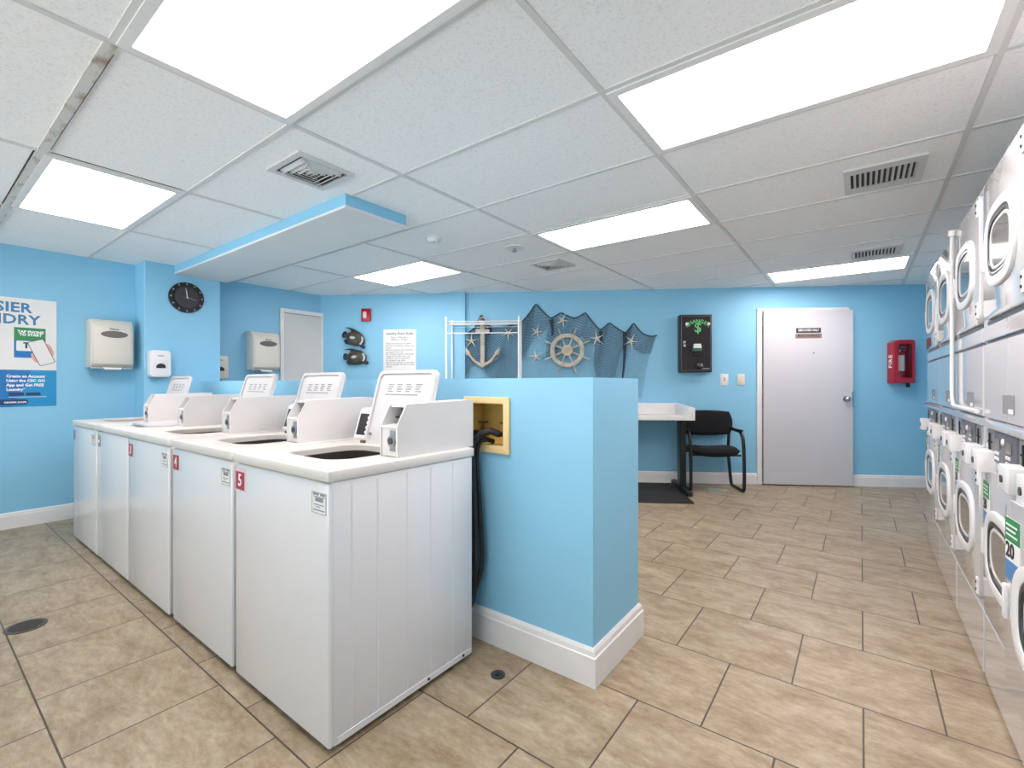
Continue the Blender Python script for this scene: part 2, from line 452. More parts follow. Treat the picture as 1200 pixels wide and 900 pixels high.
# ------------------------------------------------------------------ doors
def frame_door(name, loc, rz, w, h, cas, parent_mat, ajar=0, left_only=False):
    d = bpy.data.objects.new(name, None); C.objects.link(d); d['kind'] = 'structure'
    d.location = loc; d.rotation_euler = (0, 0, rz)
    return d
d1 = frame_door('door_1', bw(5.305), BA, 0, 0, 0, None)
mb = MB().box(-.005, .052, -.022, .10, 0, 2.105, .004, 1).box(.052, 1.03, -.018, .10, 2.072, 2.105, .004, 1).box(1.015, 1.045, -.006, .10, 0, 2.09)
mb.build('door_frame', 'trim', d1)
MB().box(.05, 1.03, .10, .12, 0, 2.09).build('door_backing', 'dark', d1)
A = Matrix.Translation((.062, -.012, 0)) @ Matrix.Rotation(-.028, 4, 'Z')
lf = MB().box(0, .985, -.03, .012, .012, 2.066, .003, 1, A).build('door_leaf', 'door', d1)
kb = MB().cyl((.905, -.031, 1.03), (.905, -.037, 1.03), .034).cyl((.905, -.037, 1.03), (.905, -.07, 1.03), .012).ball((.905, -.078, 1.03), .03, .022, .03).build('door_knob', 'chrome', lf, mtx=A)
MB().box(.968, .99, -.035, -.029, .95, 1.11, .001, 1).box(.984, .992, -.034, .0, .93, 1.13).build('latch_guard', 'chrome', lf, mtx=A)
for z in (.25, 1.05, 1.85):
    MB().cyl((.058, -.026, z - .045), (.058, -.026, z + .045), .006, 10).build('hinge', 'grey', d1)
MB().cyl((.555, -.030, 1.568), (.555, -.034, 1.568), .008, 12).build('peephole', 'steel', lf, mtx=A)
# signs on the door leaf
def on_door(name, label, cat):
    o = thing(name, label, cat, bw(5.305), BA); return o
s1 = on_door('door_sign', 'black sign plate reading EMPLOYEES ONLY, upper one on the white door', 'sign')
MB().box(.360, .632, -.034, -.030, 1.806, 1.862, .001, 1, A).build('plate', 'ink', s1)
o = text('lettering', 'EMPLOYEES ONLY', .036, .496, -.0343, 1.834, 'white', s1, wscale=.78, bold=.0004); o.data.transform(A)
s2 = on_door('door_sign', 'brown sign plate reading MAINTENANCE, lower one on the white door', 'sign')
MB().box(.352, .642, -.034, -.030, 1.742, 1.796, .001, 1, A).build('plate', 'bronze', s2)
o = text('lettering', 'MAINTENANCE', .040, .496, -.0343, 1.769, 'ink', s2, wscale=.85, bold=.0004); o.data.transform(A)

d2 = frame_door('door_2', (XL, 2.812, 0), PI / 2, 0, 0, 0, None)
MB().box(0, .05, -.03, .0, 0, 2.13, .003, 1).box(.54, .585, -.03, 0, 0, 2.13, .003, 1).box(.05, .54, -.03, 0, 2.08, 2.13, .003, 1).build('door_frame', 'trim', d2)
MB().box(.05, .54, -.016, .0, .01, 2.08).build('door_leaf', 'door2', d2)
MB().box(.046, .056, -.018, -.012, .01, 2.08).box(.056, .54, -.018, -.012, 2.072, 2.08).build('door_gap', 'greyink', d2)
MB().cyl((.49, -.016, 1.0), (.49, -.05, 1.0), .011).ball((.49, -.06, 1.0), .028, .02, .028).build('door_knob', 'chrome', d2)

# ------------------------------------------------------------------ ceiling lamps
def ceiling_light(loc, w, label):
    t = thing('ceiling_light', label, 'ceiling light', loc, 0, 'recessed fluorescent ceiling lights')
    o, i = rrect(w, .60, .002, seg=1), rrect(w - .07, .60 - .07, .002, seg=1)
    MB().ring(o, i, 'z', CEIL - .012, CEIL + .001).build('light_frame', 'trim', t)
    MB().prism(i, 'z', CEIL - .006, CEIL - .002).build('diffuser', 'lamp', t)
    return t
W2 = 1.19
for (x, y, w, lab) in (
    (-.215, 1.998, W2, 'large bright ceiling light at upper right, above the tiled walkway'),
    (-1.425, .75, W2, 'largest-looking ceiling light, cut off by the top edge at upper left'),
    (-3.835, .75, 1.145, 'ceiling light at far left beside the rusty ceiling bar'),
    (-1.425, 3.24, W2, 'ceiling light in the middle of the room, over the partition end'),
    (-3.835, 3.24, 1.145, 'ceiling light between the blue soffit and the back wall'),
    (-.215, 5.74, W2, 'farthest ceiling light, in front of the white door by the back wall')):
    ceiling_light((x, y, 0), w, lab)

# ------------------------------------------------------------------ ceiling vents, detector, sprinkler
def four_way(loc, s, label):
    t = thing('ceiling_vent', label, 'air vent', loc, 0, 'square ceiling vents')
    z = CEIL
    MB().ring(rrect(s, s, .004, seg=1), rrect(s * .8, s * .8, .004, seg=1), 'z', z - .01, z + .001).build('vent_frame', 'slat', t)
    MB().box(-s * .4, s * .4, -s * .4, s * .4, z - .002, z + .001).build('duct_opening', 'ventdark', t)
    h = s * .39
    for q in range(4):
        Rm = Matrix.Rotation(q * PI / 2, 4, 'Z')
        mb = MB()
        for k in range(4):
            x = h - .012 - k * h * .22
            l = x - .004
            mb.prism([(x, z - .003), (x - .022, z - .017), (x - .025, z - .015), (x - .004, z - .002)], 'y', -l, l)
        mb.build('louver_bank', 'slat', t, mtx=Rm)
    return t
four_way((-2.395, 1.365, 0), .33, 'square louvred ceiling vent in front of the blue soffit')
four_way((-2.395, 3.84, 0), .33, 'small square ceiling vent near the back wall, beyond the middle light')
def register(loc, label):
    t = thing('ceiling_vent', label, 'air vent', loc, 0, 'rectangular ceiling vents')
    z = CEIL
    MB().ring(rrect(.35, .38, .004, seg=1), rrect(.29, .24, .004, seg=1), 'z', z - .012, z + .001).build('vent_frame', 'slat', t)
    MB().box(-.145, .145, -.12, .12, z - .002, z + .001).build('duct_opening', 'ventdark', t)
    for k in range(12):
        x = -.132 + k * .024
        MB().prism([(x, z - .002), (x + .009, z - .014), (x + .012, z - .014), (x + .003, z - .002)], 'y', -.12, .12).build('louver', 'slat', t)
    return t
register((.098, 3.29, 0), 'larger-looking slatted ceiling vent above the walkway, near the dryers')
register((.103, 5.17, 0), 'slatted ceiling vent just in front of the farthest ceiling light')
t = thing('smoke_detector', 'round white smoke detector on the ceiling behind the blue soffit', 'smoke detector', (-2.70, 2.56, CEIL))
MB().cyl((0, 0, .001), (0, 0, -.014), .07, 32).build('base', 'plastic', t)
MB().cyl((0, 0, -.014), (0, 0, -.042), .058, 32, .042).build('cover', 'plastic', t)
MB().cyl((.02, -.02, -.042), (.02, -.02, -.046), .01, 12).build('test_button', 'grey', t)
t = thing('fire_sprinkler', 'small flat white sprinkler on the ceiling by the middle light', 'sprinkler', (-2.36, 3.17, CEIL))
MB().cyl((0, 0, .001), (0, 0, -.006), .085, 32).build('escutcheon', 'plastic', t)
MB().cyl((0, 0, -.006), (0, 0, -.03), .012, 14).cyl((0, 0, -.03), (0, 0, -.033), .022, 16).build('deflector', 'grey', t)

# ------------------------------------------------------------------ washing machines
def make_washer(label, loc, lid_open=True):
    t = thing('washing_machine', label, 'washing machine', loc, 0, 'coin-operated top-load washing machines')
    w = .3415
    mb = MB().ring([(-w, -.335), (w, -.335), (w, .34), (-w, .34)], [(-w + .02, -.315), (w - .02, -.315), (w - .02, .32), (-w + .02, .32)], 'z', .02, .884, None, .005)
    mb.box(-w + .015, w - .015, -.32, .325, .022, .03)
    cab = mb.build('cabinet', 'enamel', t)
    MB().box(-w, w, -.35, -.33, .018, .879, .009, 3).build('front_panel', 'enamel', t)
    # pressed ribs of the side sheets
    for sx in (-1, 1):
        mb = MB()
        for y in (-.27, -.165, -.03, .09, .215):
            mb.box(sx * w - .0012, sx * w + .0007, y, y + .008, .05, .87, .0005, 1)
        mb.box(sx * w - .001, sx * w + .002, -.32, .33, .022, .046, .001, 1)
        mb.build('side_rib', 'enamel', cab)
        for y in (.08, .28):
            MB().cyl((sx * (w + .001), y, .035), (sx * (w + .0045), y, .035), .006, 10).build('screw', 'ink', cab)
    for sx in (-1, 1):
        for y in (-.28, .28):
            MB().cyl((sx * .27, y, 0), (sx * .27, y, .03), .02, 12).build('leveling_foot', 'ink', t)
    # deck with an opening
    hole = rrect(.39, .36, .09, -.02, -.045, 11)
    n = len(hole); hx, hy = .347, .352
    out = []
    for (px, py) in hole:
        a, b = px + .02, py + .045
        k = max(abs(a) / (.195), abs(b) / .18)
        out.append((a / .195 / max(k, 1e-6) * hx, b / .18 / max(k, 1e-6) * hy - 0.004))
    # snap the outer loop onto the rectangle corners
    for sx in (1, -1):
        for sy in (1, -1):
            i = min(range(n), key=lambda q: (out[q][0] - sx * hx) ** 2 + (out[q][1] - sy * hy) ** 2)
            out[i] = (sx * hx, sy * hy - .004)
    MB().ring(out, hole, 'z', .884, .922, None, .006).build('top_deck', 'deck', t)
    low = rrect(.382, .352, .088, -.02, -.045, 11)
    mb = MB().ring(hole, low, 'z', .893, .916)
    mb.build('tub_rim', 'deck', t)
    mb = MB().ring(rrect(.388, .358, .088, -.02, -.045, 11), rrect(.37, .34, .085, -.02, -.045, 11), 'z', .55, .893)
    mb.prism(rrect(.36, .33, .085, -.02, -.045, 11), 'z', .54, .55)
    mb.build('wash_tub', 'tub', t)
    MB().cyl((-.02, -.045, .55), (-.02, -.045, .80), .05, 20, .035).build('agitator', 'dark', t)
    # lid
    if lid_open:
        A = Matrix.Translation((.01, .165, .916)) @ Matrix.Rotation(-math.atan2(.10, .35), 4, 'X')
    else:
        A = Matrix.Translation((.01, .165, .9225)) @ Matrix.Rotation(PI / 2, 4, 'X')
    lp = [(x, y) for x, y in rrect(.41, .365, .035, 0, .1825, 6)]
    lid = MB().prism(lp, 'y', -.004, .012, .003, A).ring([(x, y) for x, y in rrect(.405, .36, .033, 0, .1825, 6)], rrect(.375, .33, .03, 0, .1825, 6), 'y', -.012, -.003, A).build('lid', 'lid', t)
    if lid_open:
        mb = MB()
        for k, (x0, x1) in enumerate(((-.12, -.075), (-.055, -.01), (.01, .055), (.075, .12))):
            for q in range(4):
                mb.box(x0 + .004 * (q % 2), x1 - .006 * ((q + k) % 3), -.0048, -.0042, .292 - q * .011, .297 - q * .011, 0, 2, A)
        mb.box(-.13, .10, -.0048, -.0042, .243, .248, 0, 2, A)
        mb.build('lid_instructions', 'greyink', lid)
        MB().cyl((-.17, -.004, .05), (-.17, -.014, .05), .007, 10).cyl((.185, -.01, .16), (.185, -.016, .16), .006, 10).build('lid_bumper', 'grey', lid, mtx=A)
        mb = MB()
        for x in (-.19, .19):
            mb.box(x - .018, x + .018, .148, .172, .918, .935, .003, 1)
        mb.build('lid_hinge', 'brass', lid)
    # console behind the lid
    co = MB().prism([(.195, .921), (.24, 1.07), (.255, 1.083), (.34, 1.083), (.34, .921)], 'x', -.335, .215, .005).build('console', 'case', t)
    sl = Matrix.Translation((0, .195, .921)) @ Matrix.Rotation(-math.atan2(.045, .149), 4, 'X')
    cp = MB().box(-.325, -.205, -.004, .002, .015, .15, .002, 1, sl).build('control_panel', 'plastic', t)
    MB().box(-.312, -.222, -.006, -.003, .03, .138, 0, 2, sl).build('panel_face', 'ink', cp)
    for k in range(4):
        MB().cyl((-.235, -.006, .045 + k * .024), (-.235, -.011, .045 + k * .024), .007, 10).build('cycle_button', 'plastic', cp, mtx=sl)
    # coin meter case at the right
    prof = [(-.05, .921), (-.05, 1.04), (-.004, 1.124), (.38, 1.132), (.38, .921)]
    mb = MB()
    mb.prism(prof, 'x', .304, .311)                                   # right cheek
    mb.prism(prof, 'x', .208, .214)                                   # left cheek
    mb.prism([(.0, 1.112), (.0, 1.123), (.378, 1.131), (.378, 1.118)], 'x', .212, .306)
    mb.box(.212, .306, .37, .38, .922, 1.12)
    mb.prism([(-.05, 1.036), (-.046, 1.042), (.06, 1.047), (.06, 1.036)], 'x', .212, .306)
    cs = mb.build('meter_case', 'case', t)
    MB().prism([(.05, 1.045), (.075, 1.115), (.09, 1.115), (.09, 1.045)], 'x', .213, .305).build('coin_slide_plate', 'grey', cs)
    MB().box(.232, .248, .034, .074, 1.05, 1.108, .003, 1).box(.236, .243, .0, .06, 1.068, 1.076, .002, 1).build('coin_slide', 'steel', cs)
    cv = MB().box(.214, .304, -.046, .1, .924, 1.036, .003, 1).build('coin_vault', 'case', cs)
    MB().cyl((.278, -.047, .985), (.278, -.054, .985), .022, 20).box(.265, .297, -.0495, -.046, .945, 1.025, .002, 1).build('vault_lock', 'grey', cv)
    MB().cyl((.278, -.054, .985), (.278, -.058, .985), .013, 16).build('lock_cylinder', 'steel', cv)
    return t
def serial(t, x=.285, z=.81, w=.085, h=.07):
    s = MB().box(x - w / 2, x + w / 2, -.3515, -.3495, z - h / 2, z + h / 2).build('serial_label', 'paper', t)
    mb = MB().ring(rrect(w, h, .001, x, z, 1), rrect(w - .004, h - .004, .001, x, z, 1), 'y', -.352, -.351)
    for k, (a, b, zz, hh) in enumerate(((-.4, .0, .36, .007), (.1, .42, .36, .007), (-.38, .4, .27, .003), (-.25, .3, .07, .013), (-.35, .35, -.1, .003), (-.2, .1, -.2, .003), (-.4, .4, -.36, .004))):
        mb.box(x + a * w, x + b * w, -.352, -.351, z + zz * h, z + zz * h + hh)
    mb.build('label_print', 'greyink', s)
def number(t, txt, x=-.296, z=.812, w=.075, h=.072, border=False):
    s = MB().box(x - w / 2, x + w / 2, -.3518, -.3495, z - h / 2, z + h / 2).build('number_sticker', 'crimson', t)
    if border:
        MB().box(x - w / 2 - .008, x + w / 2 + .014, -.3508, -.349, z - h / 2 - .008, z + h / 2 + .012).build('sticker_border', 'pink', s)
    text('digit', txt, h * .95, x, -.3522, z, 'white', s, bold=.001)
Yw = 1.19
w5 = make_washer('nearest white washer, numbered 5, with its lid open and side panel showing', (-1.7115, Yw, 0))
w4 = dup(w5); relabel(w4, 'white washer numbered 4, directly left of the nearest one, lid open', (-2.436, Yw + .003, 0))
w3 = dup(w5); relabel(w3, 'white washer numbered 3, middle of the row, lid open', (-3.168, Yw, 0))
w2 = make_washer('white washer with a grey oval sticker and closed lid, second from the far end', (-3.870, Yw, 0), False)
w1 = dup(w5); relabel(w1, 'farthest white washer, against the wall with the soap dispenser, lid open', (-4.572, Yw - .003, 0))
number(w5, '5', border=True); serial(w5)
number(w4, '4'); serial(w4)
number(w3, '3', x=-.292); serial(w3)
s = MB().prism(selli(.035, .038, 2.2, -.296, .812), 'y', -.3518, -.3495).build('oval_sticker', 'greyink', w2)
MB().prism(selli(.022, .012, 2.2, -.296, .812), 'y', -.3524, -.351).build('sticker_print', 'paper', s)
serial(w1, x=.27)
MB().box(-.335, -.285, -.3518, -.3495, .775, .845).build('purple_sticker', 'purple', w1)

# ------------------------------------------------------------------ hose box and hoses in the partition
t = thing('washer_outlet_box', 'beige recessed washer outlet box with valves in the blue partition', 'outlet box', (0, 0, 0))
o = [(-1.546, .882), (-1.268, .882), (-1.268, 1.142), (-1.546, 1.142)]; i = [(HX0 + .004, HZ0 + .004), (HX1 - .004, HZ0 + .004), (HX1 - .004, HZ1 - .004), (HX0 + .004, HZ1 - .004)]
MB().ring(o, i, 'y', PY0 - .012, PY0 + .001, None, .003).build('box_frame', 'gold', t)
MB().ring([(HX0, HZ0), (HX1, HZ0), (HX1, HZ1), (HX0, HZ1)], i, 'y', PY0 - .002, PY0 + .085).box(HX0, HX1, PY0 + .084, PY0 + .09, HZ0, HZ1).build('box_lining', 'goldin', t)
for x in (-1.475, -1.335):
    v = MB().cyl((x, PY0 + .05, HZ0 + .0), (x, PY0 + .05, HZ0 + .075), .014, 14).cyl((x, PY0 + .05, HZ0 + .055), (x, PY0 - .005, HZ0 + .055), .013, 14).build('valve', 'brass', t)
    MB().cyl((x, PY0 + .05, HZ0 + .075), (x, PY0 + .05, HZ0 + .10), .006, 10).box(x - .03, x + .03, PY0 + .043, PY0 + .057, HZ0 + .10, HZ0 + .108, .002, 1).build('valve_handle', 'brass', v)
MB().tube(curve_pts([(-1.335, PY0 + .0, .972), (-1.375, PY0 - .03, .985), (-1.42, PY0 - .05, .955), (-1.445, PY0 - .06, .90), (-1.43, PY0 - .07, .75), (-1.415, PY0 - .075, .5), (-1.435, PY0 - .07, .22), (-1.50, PY0 - .08, .10)]), .016, 12).build('hose', 'rubber', t)
MB().tube(curve_pts([(-1.475, PY0 + .0, .97), (-1.478, PY0 - .04, .95), (-1.47, PY0 - .05, .85), (-1.452, PY0 - .055, .6), (-1.46, PY0 - .05, .3), (-1.53, PY0 - .06, .10)]), .016, 12).build('hose', 'rubber', t)
MB().tube(curve_pts([(-1.40, PY0 + .04, .93), (-1.415, PY0 - .02, .94), (-1.44, PY0 - .035, .87), (-1.405, PY0 - .05, .6), (-1.40, PY0 - .05, .36), (-1.46, PY0 - .06, .18)]), .011, 10).build('drain_hose', 'rubber', t)

# ------------------------------------------------------------------ stacked dryers along the right
def dryer_door(t, name, zb, zt, wz, ajar=0):
    """a door hinged on the viewer's right"""
    y = -.396
    dw = .298
    A = Matrix.Translation((dw, y, 0)) @ Matrix.Rotation(ajar, 4, 'Z') @ Matrix.Translation((-dw, -y, 0))
    W = selli(.172, .112, 3.2, .0, wz)
    d = MB().prism(rrect(dw * 2, zt - zb, .045, 0, (zb + zt) / 2, 6), 'y', y - .018, y + .002, .004, A).build(name, 'dryer', t)
    MB().ring(selli(.216, .150, 3.0, .0, wz), W, 'y', y - .030, y - .012, A, .006).build('window_ring', 'plastic', d)
    MB().ring(selli(.174, .114, 3.2, .0, wz), selli(.156, .097, 3.2, 0, wz), 'y', y - .027, y - .014, A, .003).build('window_gasket', 'steel', d)
    MB().ring(selli(.148, .089, 3.2, .0, wz), selli(.136, .078, 3.2, 0, wz), 'y', y - .0245, y - .018, A, .002).build('inner_bezel', 'slat', d)
    MB().prism(selli(.158, .099, 3.2, 0, wz), 'y', y - .022, y - .019, 0, A).build('window_glass', 'doorglass', d)
    MB().box(-.290, -.268, y - .027, y - .016, wz - .06, wz + .04, .004, 2, A).build('door_handle', 'plastic', d)
    for z in (zb + .06, zt - .06):
        h = MB().box(dw - .03, dw - .004, y - .023, y - .016, z - .035, z + .035, .002, 1, A).build('hinge_plate', 'plastic', d)
        mb = MB()
        for dz in (-.015, .015):
            mb.cyl((dw - .017, y - .022, z + dz), (dw - .017, y - .026, z + dz), .0055, 8)
        mb.build('hinge_screw', 'ink', h, mtx=A)
    # notice stuck on the door by the handle
    up = name == 'upper_door'
    z0 = wz + (.07 if up else .058); h = .175
    x1 = -.225 if up else -.185
    s = MB().box(-.285, x1, y - .0195, y - .0175, z0, z0 + h, 0, 2, A).build('notice', 'greyink' if up else 'paper', d)
    MB().box(-.285, x1, y - .020, y - .019, z0 + .11, z0 + h, 0, 2, A).build('notice_header', 'labelgrey' if up else 'green', s)
    MB().box(-.285, x1, y - .020, y - .019, z0, z0 + .055, 0, 2, A).build('notice_block', 'labelblue', s)
    if not up:
        o = text('notice_figure', '20', .058, -.25, y - .0205, z0 + .083, 'ink', s, bold=.0015); o.data.transform(A)
        mb = MB()
        for q in range(3):
            mb.box(-.278, -.20 - .012 * (q % 2), y - .0205, y - .0198, z0 + .125 + q * .014, z0 + .130 + q * .014, 0, 2, A)
        mb.build('notice_print', 'paper', s)
    return d, A
def make_dryer(label, loc, ajar=0):
    t = thing('stacked_dryer', label, 'dryer', loc, -PI / 2, 'stacked tumble dryers along the right wall')
    w = .331
    MB().box(-w, w, -.396, .4, .0, 2.03, .006, 2).build('cabinet', 'dryer', t)
    dryer_door(t, 'upper_door', 1.452, 1.995, 1.705)
    dryer_door(t, 'lower_door', .30, .875, .592, ajar)
    # panels between the doors
    MB().box(-w + .006, w - .006, -.408, -.394, 1.372, 1.432, .003, 1).build('lint_panel', 'dryer', t)
    MB().box(-w + .02, w - .05, -.4, -.394, 1.433, 1.45).box(-w + .02, w - .02, -.4, -.394, 1.363, 1.371).build('painted_gap_shade', 'steel', t)  # dark strips stand in for the shade along the panel gaps
    ap = MB().box(-w + .006, w - .006, -.406, -.394, 1.07, 1.362, .003, 1).build('access_panel', 'dryer', t)
    lb = MB().box(-.02, .13, -.4075, -.4055, 1.10, 1.165).build('instruction_label', 'greyink', ap)
    MB().box(.06, .12, -.4082, -.407, 1.103, 1.118).build('label_patch', 'paper', lb)
    MB().prism([(-.395, 1.035), (-.425, 1.042), (-.425, 1.056), (-.395, 1.068)], 'x', -w, w).build('ledge', 'dryer', t)
    MB().box(-w + .004, w - .004, -.402, -.394, .885, 1.034, .002, 1).build('control_fascia', 'dryer', t)
    p = MB().box(-.15, .165, -.407, -.4, .912, 1.028, .002, 1).build('control_plate', 'panel', t)
    for x in (-.09, .07):
        MB().box(x - .04, x + .035, -.4095, -.406, .965, 1.005, .002, 1).build('display_window', 'smoke', p)
        for z in (.925, .945):
            MB().box(x - .035, x - .012, -.411, -.406, z, z + .012, .002, 1).box(x, x + .022, -.411, -.406, z, z + .012, .002, 1).build('push_button', 'plastic', p)
    MB().ball((-.01, -.408, .998), .014, .006, .014, 12).build('indicator_lens', 'plastic', p)
    for x in (-.225, .24):
        s = MB().box(x - .045, x + .045, -.406, -.4, .935, 1.028, .002, 1).build('coin_plate', 'grey', t)
        MB().box(x - .006, x + .006, -.410, -.405, .95, 1.015, .001, 1).box(x - .035, x + .035, -.408, -.405, .978, .984).build('coin_slot', 'dark', s)
        b = MB().box(x - .062, x + .062, -.452, -.394, .868, .948, .004, 2).build('coin_box', 'plastic', t)
        MB().cyl((x - .01, -.452, .905), (x - .01, -.456, .905), .012, 14).build('coin_box_lock', 'steel', b)
    MB().box(-w + .004, w - .004, -.404, -.394, .02, .272, .003, 1).build('kick_panel', 'dryer', t)
    return t
DX = .41 + .396
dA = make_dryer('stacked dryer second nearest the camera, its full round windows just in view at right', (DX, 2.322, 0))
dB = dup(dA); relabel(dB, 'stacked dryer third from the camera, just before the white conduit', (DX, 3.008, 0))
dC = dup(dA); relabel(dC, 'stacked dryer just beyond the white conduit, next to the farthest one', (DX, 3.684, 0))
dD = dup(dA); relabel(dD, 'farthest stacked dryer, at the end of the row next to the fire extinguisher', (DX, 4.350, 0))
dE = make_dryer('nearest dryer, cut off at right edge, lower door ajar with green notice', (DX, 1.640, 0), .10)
# white conduit between two dryers that turns along the ledge
pts = [(.384, 3.349, 1.985), (.384, 3.349, 1.16)] + [(.384, 3.349 - .07 * (1 - math.cos(a)), 1.16 - .07 * math.sin(a)) for a in [PI / 2 * k / 6 for k in range(1, 7)]] + [(.384, 2.70, 1.09)]
t = thing('conduit_pipe', 'white conduit pipe running down between two stacked dryers', 'pipe')
MB().tube(pts, .009, 12).build('pipe', 'plastic', t)
MB().cyl((.384, 3.349, 1.98), (.384, 3.349, 2.01), .016, 16).build('pipe_cap', 'plastic', t)

# ------------------------------------------------------------------ left wall: poster, dispensers, clock
LW = lambda y, z=0: (XL, y, z)
t = thing('wall_poster', 'white and blue laundry payment poster on the left wall at picture edge', 'poster', LW(.245), PI / 2)
MB().box(0, .608, -.004, .001, 1.012, 1.926).build('sheet', 'paper', t)
MB().box(0, .608, -.0046, -.0035, 1.012, 1.322).build('blue_block', 'posterblue', t)
MB().prism([(0, 1.322), (.45, 1.322), (.42, 1.18), (.34, 1.012), (0, 1.012)], 'y', -.0052, -.0045).build('blue_shape', 'posterdeep', t)
text('headline', 'EASIER', .112, .455, -.0052, 1.842, 'title', t, bold=.003, spacing=1.04, align='RIGHT')
text('headline', 'LAUNDRY', .112, .505, -.0052, 1.742, 'title', t, bold=.003, spacing=1.04, align='RIGHT', wscale=.98)
MB().box(.352, .580 - .04, -.0052, -.0035, 1.425, 1.680).build('card_lower', 'posterdeep', t)
MB().box(.352, .540, -.0056, -.0045, 1.57, 1.680).build('card_header', 'green', t)
text('card_text', 'TAP PHONE\nTO START', .029, .45, -.006, 1.632, 'white', t, bold=.0012, line=.85)
MB().prism(rrect(.165, .085, .01, .447, 1.525), 'y', -.0058, -.005).build('card_window', 'paper', t)
MB().box(.405, .435, -.0064, -.0055, 1.545, 1.556).box(.417, .43, -.0064, -.0055, 1.505, 1.55).build('reader_icon', 'navy', t)
Rm = Matrix.Translation((.515, 0, 1.475)) @ Matrix.Rotation(math.radians(-21), 4, 'Y')
MB().prism(selli(.022, .055, 2.3, .052, .005), 'y', -.0064, -.0055, 0, Rm).prism(selli(.02, .045, 2.3, -.052, -.03), 'y', -.0064, -.0055, 0, Rm).build('printed_hand', 'skin', t)
MB().prism(rrect(.105, .215, .012), 'y', -.0072, -.006, 0, Rm).build('printed_phone', 'ink', t)
MB().prism(rrect(.097, .207, .010), 'y', -.0078, -.007, 0, Rm).build('phone_screen', 'paper', t)
text('message', 'Create an Account\nUsing the CSC GO\nApp and Get FREE\nLaundry*', .0315, .308, -.0058, 1.212, 'white', t, align='LEFT', bold=.0012, line=1.18, wscale=.93)
for x in (.325, .425):
    MB().prism(rrect(.09, .026, .006, x + .04, 1.118), 'y', -.0062, -.005).build('store_badge', 'navy', t)
MB().box(.322, .545, -.0058, -.005, 1.092, 1.095).build('rule_line', 'white', t)
MB().prism(rrect(.40, .045, .02, .235, 1.052), 'y', -.0062, -.005).build('web_badge', 'navy', t)
text('web_text', 'cscsw.com', .03, .36, -.0068, 1.052, 'white', t, bold=.0008)

def towel(loc, label):
    t = thing('towel_dispenser', label, 'towel dispenser', loc, PI / 2, 'cream paper towel dispensers')
    prof = [(.001, 0), (-.165, 0), (-.195, .03), (-.205, .12), (-.2, .30), (-.185, .385), (-.15, .435), (.001, .45)]
    MB().prism(prof, 'x', -.152, .152, .008).build('housing', 'cream', t)
    MB().prism([(-.21, .028), (-.218, .12), (-.212, .30), (-.198, .38), (-.18, .38), (-.19, .03)], 'x', -.140, .140, .005).build('front_cover', 'cream', t)
    MB().prism(selli(.096, .031, 2.0, .01, .30), 'y', -.2165, -.20).build('level_window', 'smoke', t)
    text('maker_mark', 'Kleenex', .02, .01, -.2125, .348, 'ink', t, bold=.0006)
    MB().box(-.145, .145, -.185, -.04, -.015, .002, .003, 1).build('base_tray', 'chrome', t)
    MB().prism([(-.05, -.02), (.06, -.02), (.07, .0), (-.07, .0)], 'y', -.19, -.17).build('towel_slot', 'paper', t)
    return t
towel(LW(1.195, 1.355), 'cream towel dispenser on the left wall next to the poster')
towel((XL, 2.572, 1.365), 'cream towel dispenser just left of the narrow inner door')
def soap(loc, label, m='plastic'):
    t = thing('soap_dispenser', label, 'soap dispenser', loc, PI / 2, 'wall soap dispensers')
    body = MB().prism(rrect(.166, .252, .035, 0, .126, 6), 'y', -.10, .001, .012).build('housing', m, t)
    MB().prism(rrect(.13, .13, .03, 0, .175, 6), 'y', -.106, -.095, .004).build('front_cover', m, t)
    pts = [(.036 * math.cos(a), .098 + .03 * math.sin(a)) for a in [PI * k / 14 for k in range(15)]]
    MB().prism(pts + [(-.036, .085), (.036, .085)], 'y', -.108, -.098).build('push_lever', 'ink', t)
    text('maker_mark', 'PURELL', .016, 0, -.1068, .20, 'greyink', t, bold=.0006)
    MB().box(-.06, .06, -.085, -.015, -.006, .001).build('drip_edge', 'greyink', t)
    return t
soap((-5.37, 1.505, 1.268), 'white soap dispenser below the clock on the blue column')
soap((XL, 2.125, 1.262), 'cream soap dispenser half hidden behind the blue column', 'cream')

t = thing('wall_clock', 'round black wall clock on the blue column under the soffit', 'clock', (-5.37, 1.742, 2.062), PI / 2)
MB().cyl((0, .001, 0), (0, -.02, 0), .15, 48).build('clock_case', 'black', t)
MB().cyl((0, -.02, 0), (0, -.026, 0), .108, 48).build('dial', mat('charcoal clock dial', '#3A3A3E', .5), t)
MB().ring([(.112 * math.cos(a), .112 * math.sin(a)) for a in [2 * PI * k / 48 for k in range(48)]], [(.106 * math.cos(a), .106 * math.sin(a)) for a in [2 * PI * k / 48 for k in range(48)]], 'y', -.03, -.02).build('dial_ring', 'black', t)
for k in range(12):
    a = k * PI / 6
    MB().box(-.007, .007, -.024, -.018, .124, .142, .001, 1, Matrix.Rotation(a, 4, 'Y')).build('hour_mark', 'greyink', t)
for nm, L, w, ang in (('hour_hand', .062, .005, -4), ('minute_hand', .09, .004, -8), ('second_hand', .085, .0012, 105)):
    MB().prism([(-w, -.012), (w, -.012), (w * .4, L), (-w * .4, L)], 'y', -.031, -.029, 0, Matrix.Rotation(math.radians(ang), 4, 'Y')).build(nm, 'white', t)
MB().cyl((0, -.026, 0), (0, -.033, 0), .006, 12).build('hub', 'white', t)

# ------------------------------------------------------------------ back wall things
def bthing(name, label, cat, s, z=0, off=0, group=None):
    return thing(name, label, cat, bw(s, off, z), BA, group)
